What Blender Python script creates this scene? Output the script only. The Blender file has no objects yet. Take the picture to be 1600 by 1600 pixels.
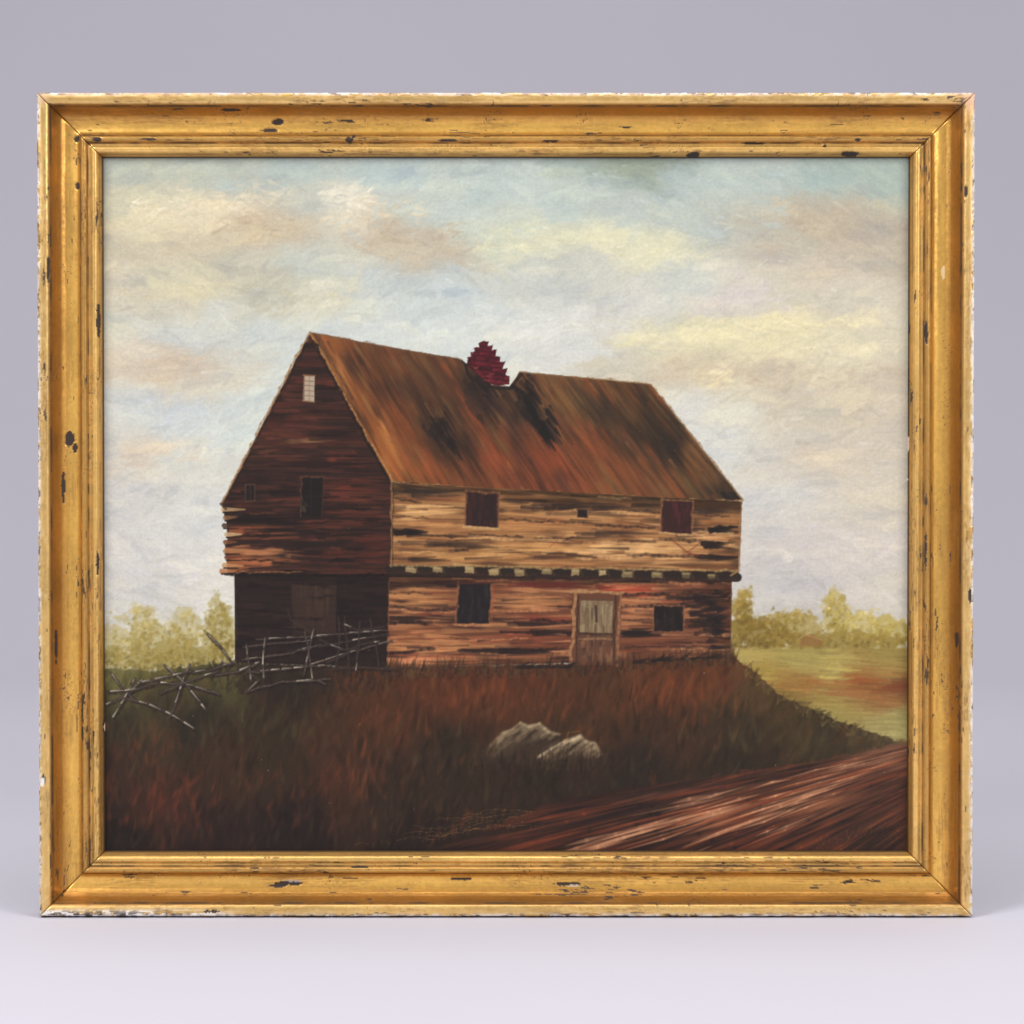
import bpy, bmesh, math, numpy as np
from mathutils import Vector
rng=np.random.default_rng(11)
scene=bpy.context.scene
scene.view_settings.view_transform='Standard'
scene.view_settings.look='None'
scene.view_settings.exposure=0

# ------------------------------------------------------------------ helpers
T=rng.random((256,256)).astype(np.float32)
def vn(x,y):
    xi=np.floor(x).astype(int); yi=np.floor(y).astype(int)
    xf=x-xi; yf=y-yi
    xf=xf*xf*(3-2*xf); yf=yf*yf*(3-2*yf)
    a=T[yi&255,xi&255]; b=T[yi&255,(xi+1)&255]; c=T[(yi+1)&255,xi&255]; d=T[(yi+1)&255,(xi+1)&255]
    return (a*(1-xf)+b*xf)*(1-yf)+(c*(1-xf)+d*xf)*yf
def fbm(x,y,o=4):
    s=0; a=1; t=0
    for i in range(o):
        s=s+a*vn(x*2**i+17.3*i,y*2**i+9.1*i); t+=a; a*=.55
    return s/t
def lin(c):
    c=np.clip(c,0,1); return np.where(c<=.04045,c/12.92,((c+.055)/1.055)**2.4)
def sstep(a,b,x):
    t=np.clip((x-a)/(b-a),0,1); return t*t*(3-2*t)

S=0.000451            # metres per reference unit
D=2.0                 # camera to frame face

def grid_mesh(name,P):
    n,m,_=P.shape
    idx=np.arange(n*m).reshape(n,m)
    q=np.stack([idx[:-1,:-1],idx[:-1,1:],idx[1:,1:],idx[1:,:-1]],-1).reshape(-1,4)
    return P.reshape(-1,3),q
def make_mesh(name,V,Q,smooth=True):
    me=bpy.data.meshes.new(name)
    me.vertices.add(len(V)); me.vertices.foreach_set('co',np.ascontiguousarray(V,dtype=np.float32).ravel())
    me.loops.add(len(Q)*4); me.loops.foreach_set('vertex_index',np.ascontiguousarray(Q,dtype=np.int32).ravel())
    me.polygons.add(len(Q)); me.polygons.foreach_set('loop_start',np.arange(0,len(Q)*4,4,dtype=np.int32))
    me.polygons.foreach_set('use_smooth',np.full(len(Q),smooth,dtype=bool))
    me.update(calc_edges=True)
    return me
def add_col(me,name,C):
    a=me.color_attributes.new(name=name,type='FLOAT_COLOR',domain='POINT')
    a.data.foreach_set('color',np.concatenate([C,np.ones((len(C),1))],1).astype(np.float32).ravel())
def add_f(me,name,F):
    a=me.attributes.new(name=name,type='FLOAT',domain='POINT')
    a.data.foreach_set('value',F.astype(np.float32).ravel())
def obj(name,me,parent=None):
    o=bpy.data.objects.new(name,me); scene.collection.objects.link(o)
    if parent: o.parent=parent
    return o

# ------------------------------------------------------------------ oil painting (brush-stroke painter)
X0,X1,Y0,Y1=153.,1427.,240.,1337.
st=1.25
xs=np.arange(X0,X1,st); ys=np.arange(Y0,Y1,st)
W=len(xs); Hh=len(ys)
XX,YY=np.meshgrid(xs,ys)
img=np.zeros((Hh,W,3),np.float32)
hgt=np.zeros((Hh,W),np.float32)
tab=rng.random(1024).astype(np.float32)
tab=(tab+np.roll(tab,1))/2; tab=(tab-tab.min())/(tab.max()-tab.min())

def C(*c): return np.array(c,np.float32)/255
def seg(x0,y0,x1,y1,w,col,a=1.,soft=1.3,br=.35,taper=.5,mask=None,cv=.05,h=1.):
    pad=w+2
    i0=max(0,int((min(x0,x1)-pad-X0)/st)); i1=min(W,int((max(x0,x1)+pad-X0)/st)+2)
    j0=max(0,int((min(y0,y1)-pad-Y0)/st)); j1=min(Hh,int((max(y0,y1)+pad-Y0)/st)+2)
    if i1<=i0 or j1<=j0: return
    gx=xs[None,i0:i1]-x0; gy=ys[j0:j1,None]-y0
    dx=x1-x0; dy=y1-y0; L2=dx*dx+dy*dy+1e-6; L=math.sqrt(L2)
    t=np.clip((gx*dx+gy*dy)/L2,0,1)
    ex=gx-t*dx; ey=gy-t*dy
    dd=np.sqrt(ex*ex+ey*ey)
    ww=w*(1-taper*t)
    m=np.clip((ww-dd)/soft+.5,0,1)
    if br>0 or cv>0:
        perp=(gy*dx-gx*dy)/L
        k=((perp*1.1+rng.random()*900)).astype(int)&1023
        b=tab[k]
        m=m*(1-br*b*(0.4+.9*t))
    else: b=.5
    m=np.clip(m*a,0,1)
    if mask is not None: m=m*mask[j0:j1,i0:i1]
    sub=img[j0:j1,i0:i1]
    cc=col[None,None,:]*(1+cv*2*(b-.5))[...,None] if (br>0 or cv>0) else col[None,None,:]
    sub+= (cc-sub)*m[...,None]
    hs=hgt[j0:j1,i0:i1]; hs+=((.35+.65*(b if not np.isscalar(b) else .5))*h-hs)*m
def line(pts,w,col,a=1.,mask=None,taper=0.,br=.1,wob=0.,soft=1.3,cv=.04,h=1.):
    pts=[np.array(p,float) for p in pts]
    if wob>0:
        q=[]
        for p0,p1 in zip(pts[:-1],pts[1:]):
            n=max(1,int(np.linalg.norm(p1-p0)/9))
            for k in range(n): q.append(p0+(p1-p0)*k/n+rng.normal(0,wob,2)*(k>0))
        q.append(pts[-1]); pts=q
    for p0,p1 in zip(pts[:-1],pts[1:]):
        seg(p0[0],p0[1],p1[0],p1[1],w*(1+(rng.random()-.5)*(.5 if wob>0 else 0)),col,a*(rng.uniform(.6,1) if wob>0 else 1),mask=mask,taper=taper,br=br,soft=soft,cv=cv,h=h)
def poly(pts,soft=1.4,rough=0.):
    p=np.array(pts,float)
    gx,gy=XX,YY
    if rough>0:
        gx=XX+(fbm(XX/9,YY/9,3)-.5)*rough*2; gy=YY+(fbm(XX/9+50,YY/9+31,3)-.5)*rough*2
    bx0,bx1=p[:,0].min()-8-rough-soft,p[:,0].max()+8+rough+soft; by0,by1=p[:,1].min()-8-rough-soft,p[:,1].max()+8+rough+soft
    i0=max(0,int((bx0-X0)/st)); i1=min(W,int((bx1-X0)/st)+2); j0=max(0,int((by0-Y0)/st)); j1=min(Hh,int((by1-Y0)/st)+2)
    M=np.zeros((Hh,W),np.float32)
    gx=gx[j0:j1,i0:i1]; gy=gy[j0:j1,i0:i1]
    ins=np.zeros(gx.shape,bool); dm=np.full(gx.shape,1e9)
    for a,b in zip(p,np.roll(p,-1,0)):
        c=((a[1]>gy)!=(b[1]>gy))&(gx<(b[0]-a[0])*(gy-a[1])/((b[1]-a[1])+1e-9)+a[0])
        ins^=c
        d=b-a; t=np.clip(((gx-a[0])*d[0]+(gy-a[1])*d[1])/(d@d+1e-9),0,1)
        dm=np.minimum(dm,np.hypot(gx-a[0]-t*d[0],gy-a[1]-t*d[1]))
    sd=np.where(ins,dm,-dm)
    M[j0:j1,i0:i1]=np.clip(sd/soft+.5,0,1)
    return M
def ell(cx,cy,rx,ry,k=1.,rough=.5):
    n=fbm(XX/14+cx,YY/14+cy,3)
    d=np.hypot((XX-cx)/rx,(YY-cy)/ry)+(n-.5)*rough*2
    return (1-sstep(.7,1.1,d))*k
def fill(M,col,a=1.):
    if col.ndim==1: col=col[None,None,:]
    img[:]=img+(col-img)*(M*a)[...,None]
def smear(M,dx,dy,n,k=1.):
    nz=np.argwhere(M>.01)
    if len(nz)==0: return
    j0,i0=np.maximum(nz.min(0)-12,0); j1,i1=nz.max(0)+12
    m=M[j0:j1,i0:i1]; s=img[j0:j1,i0:i1]
    mm=(m>.5).astype(np.float32)+1e-4
    A=np.zeros_like(s); B=np.zeros_like(m)
    for t in range(-n,n+1):
        sx=int(round(t*dx)); sy=int(round(t*dy))
        A+=np.roll(s*mm[...,None],(sy,sx),(0,1)); B+=np.roll(mm,(sy,sx),(0,1))
    A/=B[...,None]
    s+=(A-s)*(m*k)[...,None]
class Field:
    def __init__(s,pts,ax=1.,ay=1.7,r=45,wx=60,wy=30,ws=110,pw=2.2,sat=1.,gain=1.,tint=(1,1,1)):
        p=np.array(pts,float); s.x=p[:,0]; s.y=p[:,1]; c=p[:,2:]/255
        g=c.mean(1,keepdims=True); s.c=(g+(c-g)*sat)*gain*np.array(tint); s.k=(ax,ay,r,wx,wy,ws,pw)
    def __call__(s,x,y):
        ax,ay,r,wx,wy,ws,pw=s.k
        x=np.asarray(x,float); y=np.asarray(y,float)
        x2=x+(fbm(x/ws,y/ws*1.9,5)-.5)*2*wx; y2=y+(fbm(x/ws+40,y/ws*1.9+7,5)-.5)*2*wy
        d=((x2[...,None]-s.x)*ax)**2+((y2[...,None]-s.y)*ay)**2
        w=1/(d+r*r)**pw
        w/=w.sum(-1,keepdims=True)
        return (w@s.c).astype(np.float32)
def field_img(F,q=3):
    lx=xs[::q]; ly=ys[::q]
    A=F(*np.meshgrid(lx,ly))
    A=np.repeat(np.repeat(A,q,0),q,1)[:Hh,:W]
    return A
ONE=np.ones((Hh,W),np.float32)

# --- sky
sky=Field([
(170,270,170,176,164),(230,300,182,180,160),(300,265,166,175,166),(450,275,170,182,176),(600,275,170,184,182),(800,275,174,185,181),(930,262,162,174,166),(1000,262,146,156,138),(1080,275,168,180,176),(1180,285,172,182,176),(1300,270,160,175,168),(1400,270,158,172,164),
(200,325,186,182,160),(250,345,202,192,162),(330,330,210,196,166),(390,345,192,174,146),(430,355,184,170,148),(200,380,190,180,154),(300,385,192,180,154),(470,330,182,184,172),(535,320,212,204,182),(580,345,198,186,164),(630,375,180,166,144),(690,400,178,168,150),(720,340,178,187,180),(780,365,192,194,172),(850,375,200,198,170),(930,385,206,202,172),(1020,398,206,202,172),(860,320,176,186,180),(1000,330,174,182,176),(1100,345,174,181,174),(1190,350,178,174,158),(1250,345,178,166,146),(1310,365,174,160,140),(1390,360,172,163,146),(1400,400,180,169,148),(1290,410,186,174,156),
(180,430,190,182,162),(270,450,198,190,160),(215,470,192,184,164),(390,430,176,172,156),(420,460,180,178,162),(500,470,192,189,170),(480,410,180,184,174),(600,440,182,188,184),(700,460,182,190,188),(820,440,180,183,178),(920,430,188,188,178),(1060,440,184,188,182),(1160,465,196,188,180),(1250,450,192,185,168),(1370,460,194,186,168),(1000,480,196,194,186),
(190,510,192,190,174),(300,520,188,190,184),(420,530,188,193,188),(560,510,188,193,190),(700,520,192,197,194),(850,510,200,200,194),(960,520,196,192,180),(1040,530,206,199,164),(1120,520,212,203,164),(1210,520,216,205,164),(1290,545,208,198,166),(1380,540,196,188,166),
(180,560,204,192,170),(230,575,196,180,158),(280,580,194,178,156),(340,590,196,190,174),(400,600,194,200,194),(900,560,198,198,192),(960,580,192,184,164),(1060,580,192,178,154),(1130,585,204,192,160),(1220,585,192,177,154),(1330,580,204,192,164),(1400,600,188,175,154),
(200,640,190,192,188),(300,650,190,195,194),(1060,640,202,199,190),(1150,645,204,200,184),(1250,640,190,180,160),(1380,650,188,177,160),(380,660,190,197,192),
(180,700,194,190,180),(245,715,204,188,166),(310,720,192,192,184),(1120,700,194,194,188),(1200,720,196,190,178),(1310,712,200,187,166),(1400,720,194,184,168),
(200,780,192,190,185),(310,790,196,196,190),(1200,780,195,192,186),(1300,790,198,190,177),(1400,790,198,188,170),
(200,860,195,192,187),(320,860,198,196,191),(1200,850,190,185,180),(1300,860,195,187,180),(1400,860,196,188,179),
(200,930,195,192,185),(320,920,200,196,188),(1200,910,188,183,178),(1300,915,193,185,178),(1400,920,198,190,177),(250,990,196,190,172),(1250,980,190,182,164)],r=34,ay=1.8,wx=80,wy=30,ws=70,pw=2.2,sat=.9,gain=1.0,tint=(1,1,.985))
img[:]=field_img(sky)
n=7500
px=rng.uniform(150,1430,n); py=rng.uniform(238,1010,n)
cols=sky(px,py)
strk=(fbm(px/80,py/17+4,5)-.5)
ang=(fbm(px/150,py/110,2)-.5)*1.8-.08+rng.normal(0,.35,n)
for i in range(n):
    L=rng.uniform(10,42)*(1.3 if rng.random()<.2 else 1); w=rng.uniform(2.2,8)
    c=cols[i]*(1+rng.normal(0,.026)+strk[i]*.2)+np.array([.024,.012,-.022])*strk[i]*3
    ca,sa=math.cos(ang[i])*L/2,math.sin(ang[i])*L/2
    if rng.random()<.5: ca,sa=-ca,-sa
    seg(px[i]-ca,py[i]-sa,px[i]+ca,py[i]+sa,w,c.astype(np.float32),rng.uniform(.3,.65),soft=2.2,cv=.04)
def cloud(lst,kk,al,wr,hh,sp=1.,Lr=(4,22)):
    for (cx,cy,rx,ry,col,k) in lst:
        for i in range(int(k*kk)):
            x=cx+rng.uniform(-1,1)*rx*sp*1.1; y=cy+rng.normal(0,.7)*ry*sp-(x-cx)*.05+(vn(x/23+cx,0*x+cy)-.5)*ry*2.2; L=rng.uniform(*Lr); a=rng.normal(-.08,.45)
            c=(C(*col)*(1+rng.normal(0,.03))).astype(np.float32)
            seg(x,y,x+L*math.cos(a),y+L*math.sin(a),rng.uniform(*wr),c,rng.uniform(*al),soft=2.,h=hh,cv=.05)
cl=[(330,322,110,15,(214,202,174),80),(250,345,90,13,(204,192,162),55),(200,310,60,12,(194,186,160),30),(395,354,60,12,(176,158,132),40),(300,380,130,10,(186,174,148),56),(540,314,40,12,(218,212,190),40),(580,340,70,8,(202,188,160),34),(625,372,90,13,(174,160,138),44),(690,398,60,10,(178,166,146),26),(1210,512,140,8,(220,208,166),76),(1300,550,120,8,(208,198,166),56),(1070,530,110,8,(212,203,168),52),(1250,590,170,12,(188,171,148),80),(1120,578,100,9,(190,174,150),42),(240,572,90,14,(196,179,156),60),(190,545,44,8,(208,198,176),25),(900,380,150,8,(206,202,170),64),(1020,402,80,6,(208,202,172),25),(1300,365,120,18,(172,158,138),70),(1240,340,90,10,(176,164,144),38),(1000,262,54,6,(144,154,138),30),(240,716,60,7,(204,190,168),30),(1310,712,100,9,(199,186,164),44),(1390,790,60,8,(200,189,170),24),(1110,340,120,24,(172,184,180),44),(700,320,150,20,(174,187,184),60),(1300,278,120,10,(158,175,170),26),(1150,470,70,14,(200,189,184),45),(880,520,90,18,(204,202,198),45),(280,640,90,18,(187,195,197),50),(1270,870,140,24,(195,185,184),60),(240,900,80,30,(198,190,192),45),(480,462,60,8,(192,185,156),24),(275,455,80,9,(194,185,154),38),(1330,640,110,12,(184,173,154),44),(1180,660,60,12,(206,202,188),26)]
cloud(cl,.9,(.15,.45),(1.4,4.4),1.3,Lr=(8,30))
smear(ONE,1,0,1,.6); smear(ONE,0,1,1,.3)
cloud([(320,318,110,12,(224,213,187),60),(360,340,70,14,(207,192,164),36),(540,312,40,11,(227,220,197),34),(600,336,50,11,(206,192,166),22),(420,352,44,11,(166,149,124),18),(640,374,66,11,(166,152,130),20),(930,384,120,7,(217,211,177),36),(1205,508,130,7,(228,216,174),52),(1310,548,100,7,(219,208,176),32),(1060,528,90,7,(220,210,174),28),(195,544,44,7,(215,206,184),18),(250,570,66,9,(186,166,142),22),(1320,362,90,14,(164,150,130),26),(1260,592,130,8,(177,160,137),26),(760,300,200,22,(184,198,194),36),(1150,300,160,22,(180,194,189),30),(600,470,200,36,(196,203,198),40),(1100,420,160,28,(198,199,189),28),(880,520,160,22,(212,210,203),30),(280,500,100,28,(196,200,190),22),(1250,460,120,18,(204,196,178),22),(250,700,80,56,(202,199,190),28),(1250,760,120,56,(206,202,193),34),(260,860,80,46,(205,200,196),26),(1280,880,120,36,(200,191,187),28)],.8,(.2,.5),(.9,2.8),1.9,Lr=(5,18))

# --- distant trees: hazy ochre-olive masses of uneven height
TT=np.array([1.02,.975,.87],np.float32)
for (cx,cy,rx,ry,col,k) in [(185,1008,44,40,(166,158,116),.6),(225,975,26,28,(172,165,124),.5),(250,1010,40,30,(160,152,106),.6),(290,985,26,30,(164,156,112),.5),(342,982,28,46,(150,142,92),.65),(270,1028,130,30,(144,135,84),.8),
  (1160,960,20,40,(142,126,70),.8),(1190,992,60,32,(124,108,56),.85),(1245,984,46,26,(146,132,76),.75),(1305,962,22,38,(168,158,98),.65),(1350,985,44,26,(174,164,104),.7),(1400,990,40,28,(168,158,98),.75),(1290,1004,160,18,(134,119,64),.85)]:
    fill(ell(cx,cy,rx,ry,1.,.8),C(*col)*TT,k)
def clump(cx,cy,rx,ry,n,top,bot,r=(1.,3.4),a=(.2,.65)):
    top=C(*top)*TT; bot=C(*bot)*TT
    for i in range(n):
        th=rng.uniform(0,6.283); q=math.sqrt(rng.random())*(1+rng.normal(0,.16))
        x=cx+rx*q*math.cos(th); y=cy+ry*q*math.sin(th)
        if fbm(x/11+3,y/11,2)>.62 and y<1005: continue
        t=np.clip((y-cy)/ry*.5+.5+rng.normal(0,.28),0,1)
        c=(top*(1-t)+bot*t)*(1+rng.normal(0,.08))
        g=rng.uniform(0,3.14); L=rng.uniform(1,6)
        seg(x,y,x+L*math.cos(g),y+L*math.sin(g),rng.uniform(*r),c.astype(np.float32),rng.uniform(*a),soft=2.,taper=.3)
for c in [(182,1012,44,32,200,(174,165,116),(132,121,70)),(225,985,26,28,150,(170,161,110),(126,113,62)),(222,958,14,12,34,(174,166,120),(142,131,80)),(285,1000,28,30,150,(164,153,100),(126,113,60)),(292,964,12,11,34,(176,166,118),(142,131,76)),(340,985,22,36,220,(148,136,76),(110,97,48)),(345,950,12,12,44,(164,153,98),(124,111,58)),(310,1030,70,18,210,(144,131,70),(98,89,46)),(210,1035,70,18,210,(144,131,72),(98,89,50)),
 (1162,952,16,32,190,(158,137,70),(94,79,38)),(1185,992,46,26,310,(128,106,50),(92,77,38)),(1240,977,36,22,180,(152,135,70),(106,90,46)),(1235,957,14,8,34,(182,167,104),(134,116,60)),(1305,962,20,34,190,(176,163,96),(124,109,54)),(1308,936,12,12,44,(184,173,112),(146,130,72)),(1345,982,32,20,150,(184,171,106),(140,125,68)),(1360,962,18,10,26,(194,184,134),(168,156,104)),(1395,990,32,20,170,(172,157,90),(128,113,56)),(1300,1003,120,13,250,(134,115,58),(114,97,48))]:
    clump(*c)
for i in range(60): # pale gaps
    x,y=(rng.uniform(165,365),rng.uniform(955,1015)) if rng.random()<.5 else (rng.uniform(1200,1415),rng.uniform(945,990))
    seg(x,y,x+rng.normal(0,4),y+rng.normal(0,3),rng.uniform(1,3),(C(192,186,156)).astype(np.float32),rng.uniform(.15,.45),soft=2.4)

# --- right field
field=Field([(1160,1025,160,140,76),(1260,1028,152,136,74),(1400,1022,138,118,60),(1180,1055,154,130,62),(1300,1045,162,144,78),(1400,1045,146,122,64),(1250,1070,140,104,52),(1350,1065,134,90,46),(1415,1068,112,68,39),(1290,1090,144,122,64),(1390,1092,132,90,50),(1300,1115,146,130,70),(1400,1125,150,138,82),(1220,1095,114,92,46),(1415,1145,158,146,90)],r=18,wx=10,wy=6,ws=60)
FM=poly([(1135,1016),(1200,1013),(1300,1016),(1430,1012),(1430,1180),(1135,1180)],soft=6,rough=3)
fill(FM,field_img(field,3),.95)
for i in range(900):
    x=rng.uniform(1130,1425); y=rng.uniform(1014,1165); L=rng.uniform(14,60)
    c=field(x,y)*(1+rng.normal(0,.08))
    seg(x-L/2,y,x+L/2,y+rng.normal(0,1.5)+L*.04,rng.uniform(.8,3),c.astype(np.float32),rng.uniform(.3,.7),soft=1.8)
for (x,y,l,c) in [(1350,1062,60,(138,78,42)),(1390,1076,50,(112,60,36)),(1270,1072,60,(140,98,50)),(1380,1050,50,(150,110,58)),(1330,1084,60,(146,96,54))]:
    for i in range(16):
        xx=x+rng.normal(0,26); yy=y+rng.normal(0,4); seg(xx-l*.4,yy,xx+l*.4,yy+2,rng.uniform(1,2.6),C(*c),rng.uniform(.25,.6),soft=2,mask=FM)
fill(poly([(1248,1010),(1255,996),(1270,992),(1285,1003),(1283,1010)],rough=1),C(132,92,54),.7)
line([(1247,1001),(1258,992),(1285,1001)],1.0,C(164,130,84),.7)

# --- foreground ground
ground=Field([(170,1045,110,104,58),(250,1048,102,94,50),(340,1050,74,68,40),(170,1075,76,70,42),(260,1085,58,49,31),(170,1120,48,41,28),(300,1120,40,33,25),(450,1080,40,30,24),(170,1190,52,35,26),(250,1270,60,35,26),(180,1320,33,25,21),(350,1200,56,38,26),(330,1300,42,28,23),(430,1150,46,36,25),(500,1150,62,41,27),(600,1100,70,42,26),(700,1075,80,44,27),(800,1075,78,44,27),(900,1080,74,44,27),(1050,1070,86,49,29),(1120,1060,88,49,29),(1175,1075,78,57,33),(1240,1120,60,47,28),(1300,1150,56,45,29),(1400,1165,74,60,40),(1050,1150,56,38,26),(700,1190,45,34,24),(600,1250,46,32,24),(850,1225,42,31,23),(450,1300,34,25,21),(1000,1210,40,31,24),(1150,1190,44,34,25),(900,1130,60,40,26),(640,1320,36,26,21),(540,1230,62,38,26),(1150,1120,50,40,27)],r=34,wx=34,wy=34,ws=60,ay=1.,sat=1.,gain=.98)
HM=poly([(150,1046),(240,1050),(365,1036),(600,1044),(900,1040),(1030,1030),(1145,1026),(1178,1050),(1215,1085),(1262,1108),(1330,1135),(1430,1168),(1430,1345),(150,1345)],soft=3,rough=4)
fill(HM,field_img(ground,3),1.)
hill=lambda x: np.interp(x,[150,365,600,900,1030,1145,1178,1215,1262,1330,1430],[1052,1040,1046,1042,1032,1026,1050,1085,1108,1135,1168])
def grass(N,amp,al,wr,over=5):
    gx_=rng.uniform(150,1430,N); gy_=rng.uniform(0,1,N); gy_=hill(gx_)+3+gy_*(1345-hill(gx_)); o=np.argsort(gy_); gx_=gx_[o]; gy_=gy_[o]
    gc=ground(gx_,gy_)
    for i in range(N):
        x,y=gx_[i],gy_[i]
        L=rng.uniform(8,34); a=-1.57+rng.normal(.15,.4)+(x>1180)*.45
        c=gc[i]*(1+rng.normal(0,amp)); u=rng.random()
        if u<.05: c=c*.55+C(122,62,34)*.45
        elif u<.085: c=c*.6+C(108,96,56)*.4
        elif u<.22: c=c*.7
        seg(x,y,x+L*math.cos(a),max(y+L*math.sin(a),hill(x)-(over if x<1180 else 0)),rng.uniform(*wr),c.astype(np.float32),rng.uniform(*al),soft=2.4,taper=.7,cv=.1)
grass(5000,.15,(.25,.6),(1.5,6))
for (cx,cy,rx,ry,k,col) in [(600,1150,60,60,34,(100,52,30)),(750,1085,120,30,80,(104,54,30)),(1060,1090,80,40,100,(108,56,30)),(250,1260,90,50,90,(98,48,29)),(480,1250,90,60,50,(90,46,29)),(900,1120,90,40,40,(96,52,30)),(230,1180,60,30,36,(94,50,30)),(560,1215,30,40,24,(106,58,34)),(560,1060,60,20,34,(96,50,30)),(420,1130,90,40,40,(64,58,34)),(820,1190,160,30,30,(58,50,32)),(1200,1150,90,30,40,(70,60,36)),(640,1270,90,40,30,(56,46,30))]:
    for i in range(k):
        x=cx+rng.normal(0,.6)*rx; y=cy+rng.normal(0,.6)*ry
        if y<hill(x)+14: continue
        L=rng.uniform(10,36); a=-1.57+rng.normal(.15,.35)
        seg(x,y,x+L*math.cos(a),y+L*math.sin(a),rng.uniform(1.2,4.4),(C(*col)*(1+rng.normal(0,.12))).astype(np.float32),rng.uniform(.2,.5),soft=2.2,taper=.8,cv=.12)
for i in range(120):
    x=rng.uniform(150,520); y=rng.uniform(1290,1345); L=rng.uniform(10,30)
    seg(x,y,x+rng.normal(3,5),y-L,rng.uniform(2,6),C(29,22,20),rng.uniform(.2,.45),soft=2.5,taper=.7)
smear(HM,.25,-1,4,.85); smear(HM,1,0,1,.5)
grass(900,.22,(.15,.45),(.6,2.4),3)
for i in range(160):
    x=rng.uniform(1150,1425); y=hill(x)+rng.uniform(0,18); L=rng.uniform(4,10); a=-1.2+rng.normal(0,.5)
    seg(x,y,x+L*math.cos(a),y+L*math.sin(a),rng.uniform(.8,2.2),(C(98,82,48)*(1+rng.normal(0,.2))).astype(np.float32),rng.uniform(.2,.5),soft=2)

# --- road
RM=poly([(640,1340),(760,1300),(880,1252),(1000,1234),(1150,1212),(1290,1192),(1430,1158),(1430,1345)],soft=10,rough=6)
road=Field([(700,1325,38,25,21),(880,1270,46,29,22),(900,1315,68,34,24),(1000,1250,44,29,24),(1000,1300,90,44,29),(1100,1240,50,33,27),(1100,1280,120,70,48),(1150,1318,84,42,29),(1200,1225,74,45,33),(1250,1260,126,74,50),(1270,1310,64,36,27),(1330,1205,94,56,41),(1400,1180,120,76,56),(1400,1225,72,42,32),(1400,1280,78,44,31),(1350,1320,44,29,23)],r=20,wx=12,wy=6,ws=50)
fill(RM,field_img(road,3),.85)
VP=(1690,1105)
def rstroke(x,y,L,w,c,a,**k):
    d=np.array([VP[0]-x,VP[1]-y]); dn=np.linalg.norm(d); d/=dn; q=dn/700
    L*=q; w*=q; bend=rng.normal(0,L*.012)
    c=np.asarray(c,np.float32)
    sf=k.pop('soft',2.)
    seg(x,y,x-d[0]*L/2,y-d[1]*L/2+bend,w,c,a,mask=RM,soft=sf,**k); seg(x,y,x+d[0]*L/2,y+d[1]*L/2+bend,w,c,a,mask=RM,soft=sf,**k)
for i in range(900):
    x=rng.uniform(680,1430); y=rng.uniform(1165,1340)
    base=road(x,y); lum=base.mean(); u=rng.random()
    if u<.10+.25*(lum>.27): c=C(178,118,80)*(1+rng.normal(0,.1)); a=.15+.8*(lum-.1)
    elif u<.40: c=C(126,60,36)*(1+rng.normal(0,.1)); a=.45
    elif u<.70: c=C(34,23,20); a=.65
    else: c=base; a=.6
    rstroke(x,y,rng.uniform(90,260),rng.uniform(1.5,6),c,min(a,.8)*rng.uniform(.5,1),taper=.85,cv=.12)
smear(RM,1,-.33,7,.9)
for i in range(70):
    x=rng.uniform(800,1430); y=rng.uniform(1180,1340); rstroke(x,y,rng.uniform(80,220),rng.uniform(1.2,4),C(27,20,18),rng.uniform(.4,.8),soft=2.4,taper=.9)
for i in range(50):
    x=rng.uniform(840,1430); y=rng.uniform(1200,1335); rstroke(x,y,rng.uniform(80,200),rng.uniform(1,3.4),C(148,70,40)*(1+rng.normal(0,.1)),rng.uniform(.25,.5),soft=2.2,taper=.9)
for (xa,ya,k,sp) in [(1090,1268,20,14),(1180,1285,16,10),(1270,1240,18,9),(1000,1304,12,8),(1330,1200,10,7),(920,1318,6,5),(1380,1190,8,7)]:
    for i in range(k):
        x=xa+rng.normal(0,50); y=ya-(x-xa)*.3+rng.normal(0,sp)
        rstroke(x,y,rng.uniform(50,170),rng.uniform(.8,3.2),C(196,142,104)*(1+rng.normal(0,.1)),rng.uniform(.25,.7),soft=2.,taper=.9,h=1.5)
smear(RM,1,-.33,2,.5)
for r in range(10):  # fine drying cracks
    x=rng.uniform(545,640)+r*14; y=1324-r*5.5+rng.uniform(-3,3)
    pts=[(x,y)]
    for k in range(rng.integers(10,22)):
        x+=rng.uniform(6,14); y+=rng.choice([-4,-2.5,-1,0,1.5]); pts.append((x,y))
        if rng.random()<.45:
            q=rng.uniform(2,6); seg(x,y,x+.5,y+q,.42,C(126,88,54),.5,br=0,cv=0,soft=1.1)
    pts=[p for p in pts if p[0]<885]
    for a_,b_ in zip(pts[:-1],pts[1:]):
        if rng.random()<.8: seg(*a_,*b_,.42,C(128,90,56),rng.uniform(.25,.6),br=0,cv=0,soft=1.1)

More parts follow.
